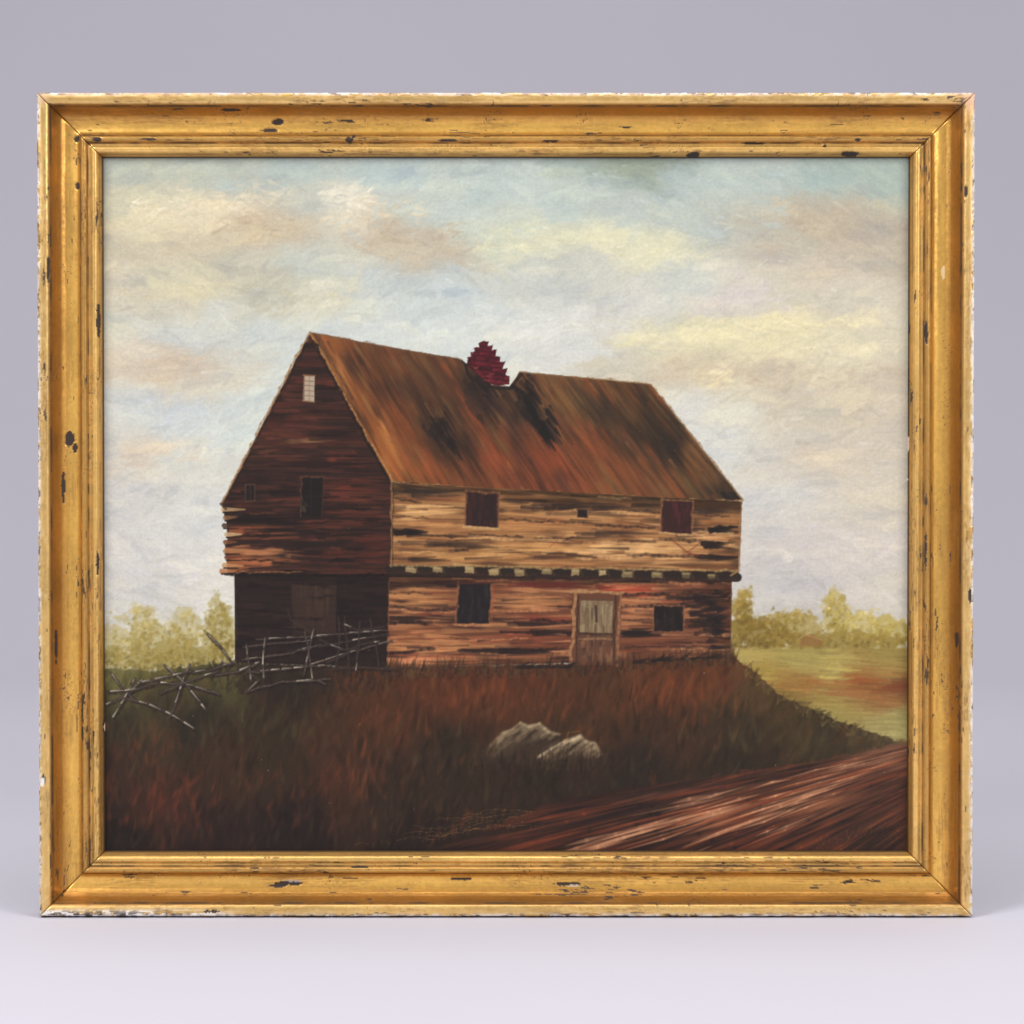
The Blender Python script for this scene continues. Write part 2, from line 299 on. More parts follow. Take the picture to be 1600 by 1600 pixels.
# --- rock: low jagged outcrop melting into the grass
RB=poly([(736,1190),(752,1176),(764,1164),(778,1156),(786,1143),(800,1140),(812,1128),(826,1134),(843,1129),(856,1142),(872,1147),(884,1160),(894,1150),(908,1147),(916,1158),(930,1160),(938,1174),(948,1186),(932,1196),(880,1195),(838,1193),(780,1196)],rough=3,soft=7)
fill(RB,C(50,39,30),.85)
rk=poly([(756,1178),(768,1162),(786,1145),(800,1141),(812,1129),(826,1135),(843,1130),(856,1143),(872,1148),(882,1160),(858,1176),(842,1184),(800,1184),(764,1186)],rough=3,soft=6)
rk2=poly([(834,1192),(846,1180),(862,1174),(880,1160),(894,1151),(908,1148),(916,1159),(930,1161),(942,1182),(918,1188),(880,1186)],rough=3,soft=5)
for i in range(150):
    x=rng.uniform(752,884); y=rng.uniform(1128,1190); L=rng.uniform(12,40)
    ridge=np.interp(x,[752,800,845,884],[1174,1140,1131,1160])
    u=np.clip((y-ridge-2)/22+rng.normal(0,.22),0,1); c=C(150,130,98)*(1-u)+C(62,48,35)*u
    seg(x-L*.45,y+L*.36,x+L*.45,y-L*.3,rng.uniform(1.6,4.4),c.astype(np.float32),rng.uniform(.25,.5),mask=rk,soft=2.6)
for i in range(140):
    x=rng.uniform(834,946); y=rng.uniform(1148,1192); L=rng.uniform(8,30)
    u=np.clip((y-1152-abs(x-900)*.25)/26+rng.normal(0,.22),0,1); c=C(166,146,112)*(1-u)+C(94,74,54)*u
    seg(x-L*.4,y+L*.34,x+L*.4,y-L*.2,rng.uniform(1.6,4),c.astype(np.float32),rng.uniform(.25,.55),mask=rk2,soft=2.6)
for f,w_,c,a in [([(786,1146),(801,1141),(813,1131)],2.2,(172,150,114),.5),([(813,1131),(827,1137),(843,1132),(857,1145),(874,1149)],2.6,(186,164,126),.55),([(772,1180),(796,1162),(822,1150)],2.4,(112,94,70),.35),([(800,1186),(826,1166),(850,1154)],2.8,(44,34,27),.45),([(760,1184),(782,1166),(800,1150)],2.2,(46,36,28),.4),
   ([(842,1184),(864,1171),(884,1160),(906,1151)],3.,(204,182,142),.65),([(906,1151),(915,1160),(930,1164)],2.4,(186,164,126),.5),([(912,1160),(904,1174),(890,1186)],2.4,(88,69,51),.45),([(836,1192),(856,1179),(878,1164)],2.,(34,27,22),.5)]:
    line(f,w_,C(*c),a,wob=1.2,soft=2.8,h=2,taper=.2)
smear(poly([(740,1120),(955,1120),(955,1200),(740,1200)],soft=4),1,-.6,1,.6)
line([(884,1160),(888,1146),(906,1144)],1.2,C(130,94,52),.5,wob=1)
for i in range(210):
    x=rng.uniform(734,960); y=rng.uniform(1184,1206); L=rng.uniform(6,26)
    seg(x,y,x+rng.normal(1,4),y-L,rng.uniform(.8,3),(C(50,37,27)*(1+rng.normal(0,.25))).astype(np.float32),.45,taper=.8,soft=2.2)
for i in range(40):
    x=rng.uniform(738,775); y=rng.uniform(1165,1196); seg(x,y,x+rng.normal(3,4),y-rng.uniform(8,20),rng.uniform(1,3),(C(56,40,28)).astype(np.float32),.4,taper=.8,soft=2.2)

# ------------------------------------------------------------------ barn
fill(poly([(484,524),(760,578),(768,604),(797,606),(812,584),(1017,604),(1157,786),(1154,896),(1143,904),(1142,1029),(604,1043),(368,1036),(368,896),(358,890),(352,787)]),C(38,28,24))
def bar_strokes(M,quad,n,pal,wt,Lr=(20,90),wr=(1,4),a=(.45,.9),dark=None,cv=.14,soft=1.6):
    TL,TR,BR,BL=[np.array(q,float) for q in quad]
    wt=np.array(wt,float); wt/=wt.sum()
    for i in range(n):
        u=rng.random(); v=rng.random()
        p=(TL*(1-u)+TR*u)*(1-v)+(BL*(1-u)+BR*u)*v
        d=(TR-TL)*(1-v)+(BR-BL)*v; d/=np.linalg.norm(d)
        L=rng.uniform(*Lr); c=C(*pal[rng.choice(len(pal),p=wt)])*(1+rng.normal(0,.09))
        if dark is not None: c=c*dark(p[0],p[1])
        q=p+d*L*(1 if rng.random()<.5 else -1)+np.array([0,rng.normal(0,1.2)])
        seg(p[0],p[1],q[0],q[1],rng.uniform(*wr),c.astype(np.float32),rng.uniform(*a),taper=.8,mask=M,cv=cv,soft=soft)
def log_rows(M,quad,rows,gap,ghigh,jit=1.4,gp=.75,wg=(.8,3.4)):
    TL,TR,BR,BL=[np.array(q,float) for q in quad]
    for r in range(rows+1):
        v=r/rows
        A=TL*(1-v)+BL*v; B=TR*(1-v)+BR*v
        x=0.
        while x<1:
            l=rng.uniform(.04,.22); x2=min(1,x+l)
            p=A*(1-x)+B*x+[0,rng.normal(0,jit)]; q=A*(1-x2)+B*x2+[0,rng.normal(0,jit)]
            if rng.random()<gp: line([p,q],rng.uniform(*wg),C(*gap),rng.uniform(.45,.9),mask=M,taper=.2,br=.3,wob=1.1,soft=2.2)
            if rng.random()<.5 and ghigh: line([p+[0,5],q+[0,5]],rng.uniform(1.,3.2),C(*ghigh),rng.uniform(.25,.65),mask=M,taper=.2,br=.3,wob=1.1,h=1.8,soft=2.2)
            x=x2+rng.uniform(0,.04)
def spot(M,cx,cy,rx,ry,n,col,a=(.3,.7),dirn=(1,0.),Lr=(20,70),wr=(1.2,4.2),h=1.):
    for i in range(n):
        x=cx+rng.normal(0,.5)*rx; y=cy+rng.normal(0,.5)*ry; L=rng.uniform(*Lr)
        seg(x-dirn[0]*L/2,y-dirn[1]*L/2,x+dirn[0]*L/2,y+dirn[1]*L/2+rng.normal(0,1.4),rng.uniform(*wr),(C(*col)*(1+rng.normal(0,.1))).astype(np.float32),rng.uniform(*a),mask=M,taper=.8,cv=.14,h=h,soft=2.1)

# lower left wall (dark) with a faint brown doorway
q=[(366,896),(609,898),(604,1044),(367,1036)]
M=poly(q,soft=1.6); fill(M,C(36,26,24))
bar_strokes(M,q,200,[(33,24,22),(42,30,27),(48,33,28),(27,20,19)],[3,3,1.5,3],wr=(2,6),a=(.3,.7))
smear(M,1,0,3,.7)
DW=poly([(455,914),(526,914),(526,992),(458,992)],rough=1.5,soft=4); fill(DW,C(58,42,34),.7)
spot(DW,490,950,40,40,22,(66,48,37),dirn=(0,1.),Lr=(16,40),a=(.2,.45)); spot(DW,480,985,40,10,8,(44,33,29))
line([(527,914),(526,990)],1.6,C(28,21,20),.6,wob=.6); line([(455,913),(528,914)],1.4,C(28,21,20),.6,wob=.5)
log_rows(M,q,8,(25,19,18),None,gp=.3)
# gable wall: dark maroon brown
G=[(484,522),(612,752),(609,899),(356,897),(352,860),(358,830),(350,800),(347,787)]
M=poly(G,soft=1.6,rough=1.2); fill(M,C(52,33,27))
q=[(345,520),(612,520),(610,899),(350,897)]
bar_strokes(M,q,560,[(52,32,27),(70,38,31),(37,27,24),(84,43,33),(32,23,22)],[4,3,3,1.5,2.6],wr=(2.4,7),a=(.3,.7),Lr=(40,130))
spot(M,555,770,60,60,50,(94,45,33)); spot(M,470,640,60,60,40,(80,42,33)); spot(M,430,700,50,30,20,(88,50,37)); spot(M,590,850,20,40,20,(84,41,31))
spot(M,390,832,50,12,40,(122,68,44),Lr=(20,80)); spot(M,380,880,60,14,66,(144,84,52),Lr=(20,90)); spot(M,400,862,70,7,26,(156,102,66),Lr=(20,60)); spot(M,560,870,50,30,50,(74,37,29)); spot(M,490,690,30,3,6,(124,86,58),Lr=(20,50))
smear(M,1,0,4,.8)
spot(M,400,812,70,9,26,(28,21,20),Lr=(30,80)); spot(M,480,830,110,9,30,(32,24,22),Lr=(30,80)); spot(M,430,740,60,10,20,(32,24,23),Lr=(30,80)); spot(M,480,852,70,6,24,(32,23,20)); spot(M,540,720,60,40,26,(34,24,22)); spot(M,440,770,90,12,20,(30,22,21)); spot(M,520,640,40,30,14,(34,25,23)); spot(M,560,800,60,30,20,(34,24,22)); spot(M,520,880,80,12,20,(38,26,23))
bar_strokes(M,q,80,[(92,49,36),(34,25,23),(68,39,30)],[1,2,1],wr=(1.2,3),a=(.3,.65),soft=2.2)
log_rows(M,[(347,780),(612,776),(609,899),(356,897)],6,(27,20,18),(98,54,38),jit=1.2,gp=.5)
smear(M,1,0,2,.5)
for y,l,c in [(797,349,(172,140,98)),(810,352,(120,86,58)),(822,350,(60,40,30)),(836,354,(178,150,110)),(848,352,(104,66,42)),(862,352,(150,104,64)),(872,354,(92,52,34)),(884,350,(176,128,84)),(893,346,(160,104,62))]:
    seg(l,y,l+rng.uniform(16,34),y+rng.normal(0,1),3.8,C(*c),.9,taper=.7)
    seg(l,y+4.6,l+22,y+4.6,1.5,C(28,20,18),.85,taper=.4)
line([(352,898),(430,900),(607,900)],2.2,C(24,18,17),.9,wob=1)
line([(350,894),(400,895),(470,894)],1.2,C(160,108,68),.55,wob=.8)
fill(poly([(476,588),(492,588),(491,629),(475,627)],rough=.6),C(162,145,124))
line([(474,587),(492,588)],1.2,C(110,74,50)); line([(476,588),(474,627),(491,629)],1.1,C(140,104,76),.8)
for y in (596,603,611,619): line([(477,y),(490,y+1)],.9,C(112,88,70),.7,wob=.4)
line([(484,589),(483,628)],.7,C(120,96,78),.5)
GW=poly([(470,747),(505,745),(503,808),(468,806)],rough=.8); fill(GW,C(28,23,22))
line([(470,808),(470,747),(506,746)],1.3,C(94,63,46),.65,wob=.7); line([(505,746),(503,808)],1.0,C(68,46,36),.6,wob=.6)
line([(486,750),(486,804)],1.0,C(44,36,33),.5); line([(472,776),(502,776)],1.0,C(42,35,33),.5); spot(GW,480,795,20,10,8,(64,56,44),Lr=(5,12),dirn=(.5,.8))
fill(poly([(384,759),(398,758),(397,783),(383,784)]),C(32,25,24)); line([(384,784),(384,758),(398,758),(398,783),(384,784)],.9,C(92,70,54),.5,wob=.5)
line([(391,759),(391,783)],.8,C(76,58,46),.45)

# roof
R=[(484,520),(600,542),(718,562),(742,578),(768,603),(797,605),(812,582),(900,590),(1017,602),(1160,782),(1100,782),(900,772),(740,763),(612,752)]
RFM=poly(R,soft=1.6,rough=1.0)
def rdir(x,y):
    u=np.clip(((x-(y-520)*.556)-484)/(1017-484),0,1)
    d=np.array([128*(1-u)+150*u,230*(1-u)+176*u]); return d/np.linalg.norm(d)
rf=Field([(500,560,136,80,42),(540,620,132,77,40),(590,700,136,78,40),(625,745,124,74,40),(560,560,82,51,33),(620,580,90,53,33),(680,590,78,49,33),(620,660,104,58,34),(680,650,60,42,30),(690,690,70,46,32),(700,735,106,60,35),(750,610,50,38,31),(760,660,86,52,34),(780,700,104,57,36),(830,640,48,36,31),(850,610,102,68,42),(900,620,82,56,36),(940,640,50,41,31),(950,610,98,64,38),(1000,620,80,55,35),(850,720,108,56,36),(930,720,114,63,38),(1000,700,74,52,35),(1030,680,46,38,30),(1050,740,100,64,38),(1100,760,76,54,37),(1080,720,88,59,36),(1145,775,52,41,32),(900,680,96,56,36),(980,750,108,64,39)],r=22,wx=22,wy=22,ws=40,ay=1.,gain=1.0)
fill(RFM,field_img(rf,3),1)
def roofs(N,L0,wr,al,pj):
    rx=rng.uniform(470,1160,N); ry=rng.uniform(520,782,N); rc=rf(rx,ry)
    for i in range(N):
        d=rdir(rx[i],ry[i]); L=rng.uniform(*L0); c=rc[i]*(1+rng.normal(0,.13)); u=rng.random()
        if u<pj: c=C(144,72,40)
        elif u<pj*2.4: c=C(46,34,28)
        elif u<pj*3.2: c=C(136,98,56)
        elif u<pj*4: c=C(92,76,46)
        seg(rx[i],ry[i],rx[i]+d[0]*L,ry[i]+d[1]*L,rng.uniform(*wr),np.asarray(c,np.float32),rng.uniform(*al),mask=RFM,taper=.7,cv=.14,soft=2.4)
def dspot(cx,cy,rx_,ry_,n,col,a=(.35,.75),Lr=(10,40)):
    for i in range(n):
        x=cx+rng.normal(0,.5)*rx_; y=cy+rng.normal(0,.5)*ry_; d=rdir(x,y); L=rng.uniform(*Lr)
        seg(x,y,x+d[0]*L,y+d[1]*L,rng.uniform(1.2,4.6),(C(*col)*(1+rng.normal(0,.12))).astype(np.float32),rng.uniform(*a),mask=RFM,taper=.7,cv=.12,soft=2.4)
roofs(1300,(24,90),(1.8,7),(.25,.6),.06)
for s in [(930,630,34,28,32,(46,37,30)),(1000,650,18,44,28,(44,36,29)),(1035,690,28,32,30,(40,33,28)),(1120,762,34,10,26,(42,34,28)),(552,556,18,24,22,(56,38,29)),(600,600,40,14,24,(58,40,31)),(600,690,26,50,24,(166,108,56)),(520,590,12,40,22,(158,102,54)),(880,700,80,34,40,(138,68,40)),(760,720,50,20,30,(134,66,40)),(660,720,30,20,18,(144,76,43)),(980,730,50,20,24,(134,74,43)),(720,690,20,30,20,(44,33,28)),(860,740,60,12,18,(64,42,33)),(640,590,50,16,20,(62,43,33)),(900,606,40,10,14,(56,43,34)),(800,680,20,40,20,(62,41,32)),(960,680,20,40,20,(58,41,31)),(1080,700,16,30,16,(126,84,50)),(870,620,30,30,26,(120,86,50)),(650,560,60,10,20,(96,70,44))]: dspot(*s,(.2,.5),(20,60))
smear(RFM,.6,1,6,.85); smear(RFM,1,0,1,.5)
roofs(220,(14,50),(1,2.8),(.2,.45),.1)
dspot(686,664,18,24,34,(32,27,25)); dspot(745,600,22,22,36,(38,30,27)); dspot(760,630,22,22,26,(46,33,29)); dspot(825,622,16,34,56,(32,27,26)); dspot(850,662,14,24,30,(29,26,25),(.5,.9)); dspot(1140,772,16,5,14,(32,28,26)); dspot(700,690,8,10,8,(32,27,25))
line([(484,521),(612,752)],1.8,C(160,114,68),.75,wob=1.,h=1.5); line([(492,524),(560,640)],1.2,C(62,40,30),.5,wob=1)
line([(482,524),(347,786)],2.,C(140,104,68),.75,wob=1.,h=1.5); line([(489,534),(606,750)],2.4,C(32,24,21),.85,wob=.9); line([(478,540),(352,784)],1.6,C(32,24,21),.7,wob=.9)
line([(484,520),(600,542),(722,563)],1.4,C(104,74,50),.6,wob=1.); line([(812,582),(900,590),(1017,602)],1.5,C(122,90,58),.65,wob=.9)
line([(1017,602),(1080,680),(1160,781)],1.7,C(132,104,70),.75,wob=.9,h=1.4); line([(1012,606),(1150,778)],1.2,C(48,37,29),.5,wob=1)
line([(612,753),(740,764),(900,773),(1100,783),(1160,783)],1.6,C(148,113,72),.75,wob=.9,h=1.4)
line([(345,788),(353,796)],2,C(60,44,34),.8)
line([(722,565),(735,590),(758,608),(796,608),(814,586)],2.6,C(33,27,26),.85,wob=2)
line([(800,604),(812,622),(832,638),(842,660),(858,684)],3.4,C(28,25,24),.85,wob=2.4); line([(816,586),(832,604),(846,632)],2.,C(36,30,27),.7,wob=2); line([(748,606),(768,630)],2.2,C(38,30,27),.7,wob=2)
# chimney: ragged stepped brick stack, deep maroon
CH=poly([(731,570),(730,559),(737,558),(734,551),(742,549),(740,543),(748,544),(747,537),(755,533),(763,535),(762,541),(771,540),(769,549),(777,548),(775,557),(783,557),(781,567),(789,566),(786,577),(793,576),(791,587),(797,588),(796,602),(772,603),(752,592),(740,578)],rough=2.2); fill(CH,C(62,22,28))
for r,y in enumerate(range(536,602,7)):
    xl=np.interp(y,[534,570,600],[750,731,764])-2; xr=np.interp(y,[534,560,600],[764,782,797])+1
    x=xl-rng.uniform(0,6)
    while x<xr:
        l=rng.uniform(6,13); col=C(*[(106,34,40),(80,25,32),(52,20,25),(124,56,56)][rng.choice(4,p=[.4,.3,.2,.1])])
        seg(x,y+3+(x-xl)*.12+rng.normal(0,.7),x+l-2,y+3.5+(x-xl)*.12+rng.normal(0,.7),rng.uniform(1.8,2.9),col,rng.uniform(.6,.95),taper=.3,mask=CH,h=2.2,cv=.15); x+=l
line([(734,560),(731,570),(742,580)],1.4,C(40,18,21),.7,wob=1)

# front upper wall
q=[(612,755),(1158,786),(1156,893),(611,885)]
FU=poly([(612,755),(1159,785),(1157,850),(1153,893),(611,886)],soft=1.5,rough=.8); fill(FU,C(130,88,54))
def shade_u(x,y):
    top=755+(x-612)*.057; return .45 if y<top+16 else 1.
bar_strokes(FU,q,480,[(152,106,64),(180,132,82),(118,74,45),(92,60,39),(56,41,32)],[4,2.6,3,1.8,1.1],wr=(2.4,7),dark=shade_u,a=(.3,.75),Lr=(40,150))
spot(FU,820,855,120,12,50,(190,140,84),h=1.4); spot(FU,1010,862,100,14,56,(202,156,102),h=1.4); spot(FU,830,820,70,14,30,(170,118,70)); spot(FU,1115,840,40,20,26,(188,140,92)); spot(FU,720,870,60,8,24,(182,132,78)); spot(FU,660,800,50,10,26,(202,156,102),h=1.5)
smear(FU,1,0,5,.8)
log_rows(FU,q,5,(44,32,26),(206,160,108),jit=2.,gp=.55)
bar_strokes(FU,q,70,[(206,164,110),(56,41,32),(118,74,45)],[1,1.6,1],wr=(1,3),a=(.35,.7),dark=shade_u,Lr=(20,70),soft=2)
spot(FU,960,835,60,7,16,(60,42,32)); spot(FU,1120,800,30,10,14,(54,40,33)); spot(FU,690,850,60,4,14,(58,41,32)); spot(FU,850,872,50,3,8,(72,47,34))
smear(FU,1,0,1,.6)
spot(FU,1125,828,24,5,16,(29,24,23),(.6,.9),Lr=(10,30)); spot(FU,640,832,30,6,16,(29,22,21),(.6,.9),Lr=(10,34)); spot(FU,1120,852,26,6,12,(35,26,23),(.6,.9),Lr=(10,28)); spot(FU,900,792,90,5,24,(50,36,29),(.5,.8)); spot(FU,740,855,50,3,8,(58,40,30)); spot(FU,660,772,50,8,26,(52,40,33)); spot(FU,1128,872,26,4,10,(40,30,25),(.6,.9)); spot(FU,650,875,60,3,8,(50,36,28))
line([(834,838),(862,806),(870,795)],.9,C(182,112,68),.55,wob=1); line([(858,856),(880,836)],.9,C(150,76,48),.55); line([(1050,845),(1078,866),(1100,870)],1.5,C(110,48,34),.65,wob=1); line([(1064,870),(1092,850)],1.1,C(110,52,36),.5,wob=1)
# front lower wall
q=[(609,903),(1143,908),(1142,1030),(604,1044)]
FL=poly(q,soft=1.5,rough=.8); fill(FL,C(96,58,40))
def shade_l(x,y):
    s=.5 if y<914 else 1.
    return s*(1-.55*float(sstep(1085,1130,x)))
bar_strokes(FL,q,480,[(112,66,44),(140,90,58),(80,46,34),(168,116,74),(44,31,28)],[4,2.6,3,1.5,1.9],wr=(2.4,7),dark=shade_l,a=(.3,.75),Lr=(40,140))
spot(FL,650,935,60,18,50,(168,116,70),h=1.4); spot(FL,670,1010,70,20,66,(182,122,76),h=1.4); spot(FL,650,1034,50,6,20,(192,124,84)); spot(FL,660,970,50,20,24,(150,98,62)); spot(FL,990,925,40,10,34,(148,64,44)); spot(FL,1000,950,30,22,32,(182,120,78),h=1.4); spot(FL,840,1000,60,20,34,(126,66,45)); spot(FL,1040,1010,60,10,20,(114,66,45)); spot(FL,830,945,50,12,30,(172,116,72),h=1.4); spot(FL,1085,1000,26,18,18,(108,66,47)); spot(FL,850,970,40,8,16,(112,50,38))
smear(FL,1,0,5,.8)
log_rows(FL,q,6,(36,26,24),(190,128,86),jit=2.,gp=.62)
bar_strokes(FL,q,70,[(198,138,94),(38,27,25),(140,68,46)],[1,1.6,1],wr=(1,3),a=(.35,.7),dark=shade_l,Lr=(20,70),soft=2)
smear(FL,1,0,1,.6)
spot(FL,800,1018,70,4,18,(34,25,23),(.5,.9)); spot(FL,850,990,50,3,12,(38,27,24),(.5,.9)); spot(FL,990,990,50,4,18,(34,26,24),(.5,.9)); spot(FL,1105,960,20,40,50,(37,28,26),(.4,.8),Lr=(8,30)); spot(FL,700,915,90,4,24,(42,27,24)); spot(FL,1125,970,12,50,40,(31,25,25),(.5,.9),Lr=(8,20)); spot(FL,860,915,70,5,22,(84,37,30)); spot(FL,640,968,30,4,10,(42,29,25)); spot(FL,820,975,50,3,10,(40,28,25)); spot(FL,1085,935,30,4,14,(35,26,25))
# jetty band with joist ends
line([(608,890),(800,894),(1000,899),(1152,903)],7.0,C(40,31,26),.97,soft=2,br=0)
line([(610,884),(800,887),(1000,890),(1154,893)],1.8,C(152,124,78),.65,wob=1.1,h=1.5)
line([(610,896),(800,900),(1000,905),(1150,908)],2.2,C(54,36,29),.7,wob=1.2,soft=2)
for k,x in enumerate([641,684,733,772,811,855,899,940,982,1024,1072,1110]):
    x+=rng.normal(0,1.5); y=890+(x-610)*.021+rng.normal(0,1.); sx=rng.uniform(5.5,9); sy=rng.uniform(4,5.6)
    col=C(142,120,82)*(1+rng.normal(0,.12))*(1 if x<1040 else .7)
    fill(poly([(x-sx,y-sy),(x+sx,y-sy+rng.uniform(-.5,1.5)),(x+sx*.85,y+sy),(x-sx*rng.uniform(.8,1.1),y+sy*.9)],rough=2.4,soft=2.4),col,.88)
    line([(x-5,y-2),(x+4,y-1.6)],1.6,C(174,152,108),.5,soft=2.); line([(x+7,y-4),(x+11,y+5)],1.6,C(78,60,42),.5,soft=2)
line([(1142,900),(1153,893)],1.6,C(150,114,74),.8)
line([(612,754),(611,886)],1.6,C(134,98,66),.75,wob=.7); line([(614.5,756),(613,884)],1.,C(40,29,25),.6,wob=.6)
line([(1158,786),(1155,893)],1.4,C(138,106,72),.75,wob=.8); line([(1143,910),(1142,1030)],1.2,C(102,72,51),.55,wob=.7)
line([(608,904),(605,1042)],1.1,C(120,76,50),.45,wob=.8)
def opening(pts,inner,frame_c,fw=1.8,sides=(1,1,1,1),streak=None):
    m=poly(pts,rough=1.); fill(m,C(*inner))
    xs_=[p[0] for p in pts]; ys_=[p[1] for p in pts]
    if streak:
        for i in range(18):
            x=rng.uniform(min(xs_),max(xs_)); y=rng.uniform(min(ys_),max(ys_)); seg(x,y,x+rng.normal(0,2),y+rng.uniform(8,24),rng.uniform(1,3.4),C(*streak),rng.uniform(.3,.6),mask=m,soft=2)
    for k in range(4):
        if sides[k]: line([pts[k],pts[(k+1)%4]],fw,C(*frame_c),.7,wob=.9,h=1.5,soft=1.6)
opening([(728,767),(780,771),(778,825),(727,822)],(42,29,27),(118,78,50),1.8,(1,1,0,1),(66,36,32)); line([(724,824),(779,827)],1.9,C(182,146,98),.8,wob=.9)
line([(751,770),(750,822)],1.,C(62,37,33),.5,wob=.5)
opening([(1034,781),(1083,784),(1081,835),(1032,833)],(50,30,28),(126,86,56),1.7,(1,1,0,1),(78,38,36)); line([(1030,833),(1082,837)],1.7,C(182,143,96),.8,wob=.9)
opening([(902,796),(918,797),(918,810),(902,809)],(34,27,25),(110,77,52),.8)
opening([(716,911),(768,912),(765,976),(712,975)],(31,26,27),(132,84,55),1.8,(0,1,0,1),(44,39,41)); line([(710,977),(766,977)],1.8,C(166,113,73),.8,wob=.9); line([(714,912),(769,912)],1.5,C(66,36,29),.9)
line([(772,914),(769,975)],1.6,C(138,72,46),.65,wob=.8); line([(738,915),(736,972)],1.1,C(46,37,37),.6,wob=.5)
opening([(1022,946),(1069,948),(1068,988),(1021,989)],(29,23,23),(128,85,58),1.5,(1,1,1,1),(50,37,34)); line([(1016,990),(1070,991)],1.3,C(112,66,46),.7,wob=.5)
# door: muted grey-brown planks, rough pale frame
DM=poly([(894,926),(971,927),(968,1040),(893,1040)]); fill(DM,C(92,58,41))
fill(poly([(904,936),(962,937),(959,1036),(902,1034)]),C(88,60,44))
UP=poly([(907,939),(958,940),(956,990),(906,989)],rough=1.); LP=poly([(904,993),(958,993),(958,1036),(902,1034)],rough=1.)
fill(UP,C(118,98,72))
for i in range(60):
    x=rng.uniform(908,957); y=rng.uniform(936,984)
    seg(x,y,x+rng.normal(0,.8),y+rng.uniform(8,30),rng.uniform(1.,2.6),C(*[(142,122,92),(110,88,64),(86,64,47),(150,132,102)][rng.choice(4)]),rng.uniform(.3,.6),mask=UP,soft=2)
for i in range(60):
    x=rng.uniform(903,958); y=rng.uniform(990,1030)
    seg(x,y,x+rng.normal(0,.8),y+rng.uniform(6,26),rng.uniform(1.,3),C(*[(114,72,50),(82,52,39),(132,92,64),(56,38,31)][rng.choice(4)]),rng.uniform(.35,.65),mask=LP,soft=2)
for x in (919,944): line([(x,942),(x-.5,987)],.9,C(80,60,46),.55,wob=.7)
line([(931,948),(932,972)],1.8,C(42,31,27),.8); line([(925,952),(925,968)],1.1,C(56,43,34),.55)
line([(905,991),(958,992)],1.8,C(54,38,31),.8,wob=.7); line([(904,999),(956,1000)],1.6,C(152,116,80),.5,wob=.9)
line([(893,925),(973,927)],2.6,C(160,120,80),.85,wob=1.1,h=1.5); line([(899,928),(897,985),(890,1041)],2.8,C(156,112,74),.85,wob=1.2,h=1.5); line([(970,928),(967,980),(964,1041)],2.4,C(140,98,66),.85,wob=1.2,h=1.5)
line([(904,932),(901,1034)],1.3,C(42,30,26),.7,wob=.7); line([(962,932),(959,1036)],1.3,C(42,30,26),.7,wob=.7)
# grass over the sill line
for i in range(900):
    x=rng.uniform(596,1152); y=hill(x)+rng.uniform(-1,16); L=rng.uniform(5,19)*(1+.5*vn(x/14,0*x))
    c=[(58,37,27),(44,30,24),(90,50,30),(80,60,38),(70,58,34)][rng.choice(5,p=[.3,.28,.2,.12,.1])]
    if 893<x<970 and rng.random()<.5: continue
    seg(x,y,x+rng.normal(1.5,3.5),y-L,rng.uniform(.8,3.),C(*c),rng.uniform(.25,.65),taper=.85,cv=.12,soft=2)
for i in range(70):
    x=rng.uniform(980,1120) if rng.random()<.6 else rng.uniform(800,890); seg(x,hill(x)+1,x+rng.uniform(5,18),hill(x)-2+rng.normal(0,4),rng.uniform(1,3),C(34,26,23),.6,soft=2)
for i in range(300):
    x=rng.uniform(330,610); y=rng.uniform(1038,1085); L=rng.uniform(6,22)
    seg(x,y,x+rng.normal(1,4),y-L*.7,rng.uniform(1,3.4),(C(40,31,24)*(1+rng.normal(0,.18))).astype(np.float32),rng.uniform(.3,.6),taper=.7,soft=2)

# --- rail fence: dark rails with broken light catches
F=[[(172,1052),(188,1074),(212,1096)],[(166,1102),(196,1088),(222,1064)],[(176,1122),(192,1096),(210,1062)],[(168,1082),(206,1080),(246,1068)],[(196,1092),(232,1102),(268,1118),(302,1140)],[(264,1122),(276,1094),(286,1062),(296,1040)],[(250,1068),(290,1070),(342,1086)],[(256,1040),(288,1068),(322,1112)],[(218,1068),(262,1058),(300,1050)],[(250,1084),(292,1066),(340,1050)],[(300,1052),(334,1046),(368,1034)],[(324,992),(344,1012),(362,1036)],[(336,1056),(372,1050),(404,1036)],
[(378,1032),(440,1024),(502,1008)],[(380,1012),(430,1006),(484,1002)],[(384,1052),(450,1046),(516,1040)],[(400,1000),(480,996),(546,990),(604,986)],[(478,1042),(540,1022),(612,1002)],[(498,1012),(560,1000),(606,992)],[(520,1046),(568,1044),(618,1046)],[(384,1082),(440,1066),(516,1062)],[(392,1066),(388,1036),(384,1008)],[(412,1062),(410,1030),(414,998)],[(474,1056),(482,1020),(490,984)],[(488,1062),(482,1024),(476,988)],[(524,1042),(530,1004),(528,966)],[(546,1062),(542,1010),(538,964)],[(556,1050),(560,1010),(562,972)],[(592,1042),(586,1004),(578,968)],[(384,1048),(404,1064),(386,1082)],[(462,1066),(490,1064),(508,1070)],[(500,1000),(530,1016),(560,1014)],[(510,1036),(536,1026),(560,1008),(592,1004)],[(536,976),(560,986),(600,980)]]
def lerp_poly(f,t):
    k=min(int(t*(len(f)-1)),len(f)-2); u=t*(len(f)-1)-k
    return np.array(f[k],float)*(1-u)+np.array(f[k+1],float)*u
line([(449,952),(454,970),(470,979),(488,990)],1.3,C(60,46,42),.8,wob=.8)
for f in F: line([(a+2,b+3) for a,b in f],2.2,C(26,20,18),.45,wob=.8)
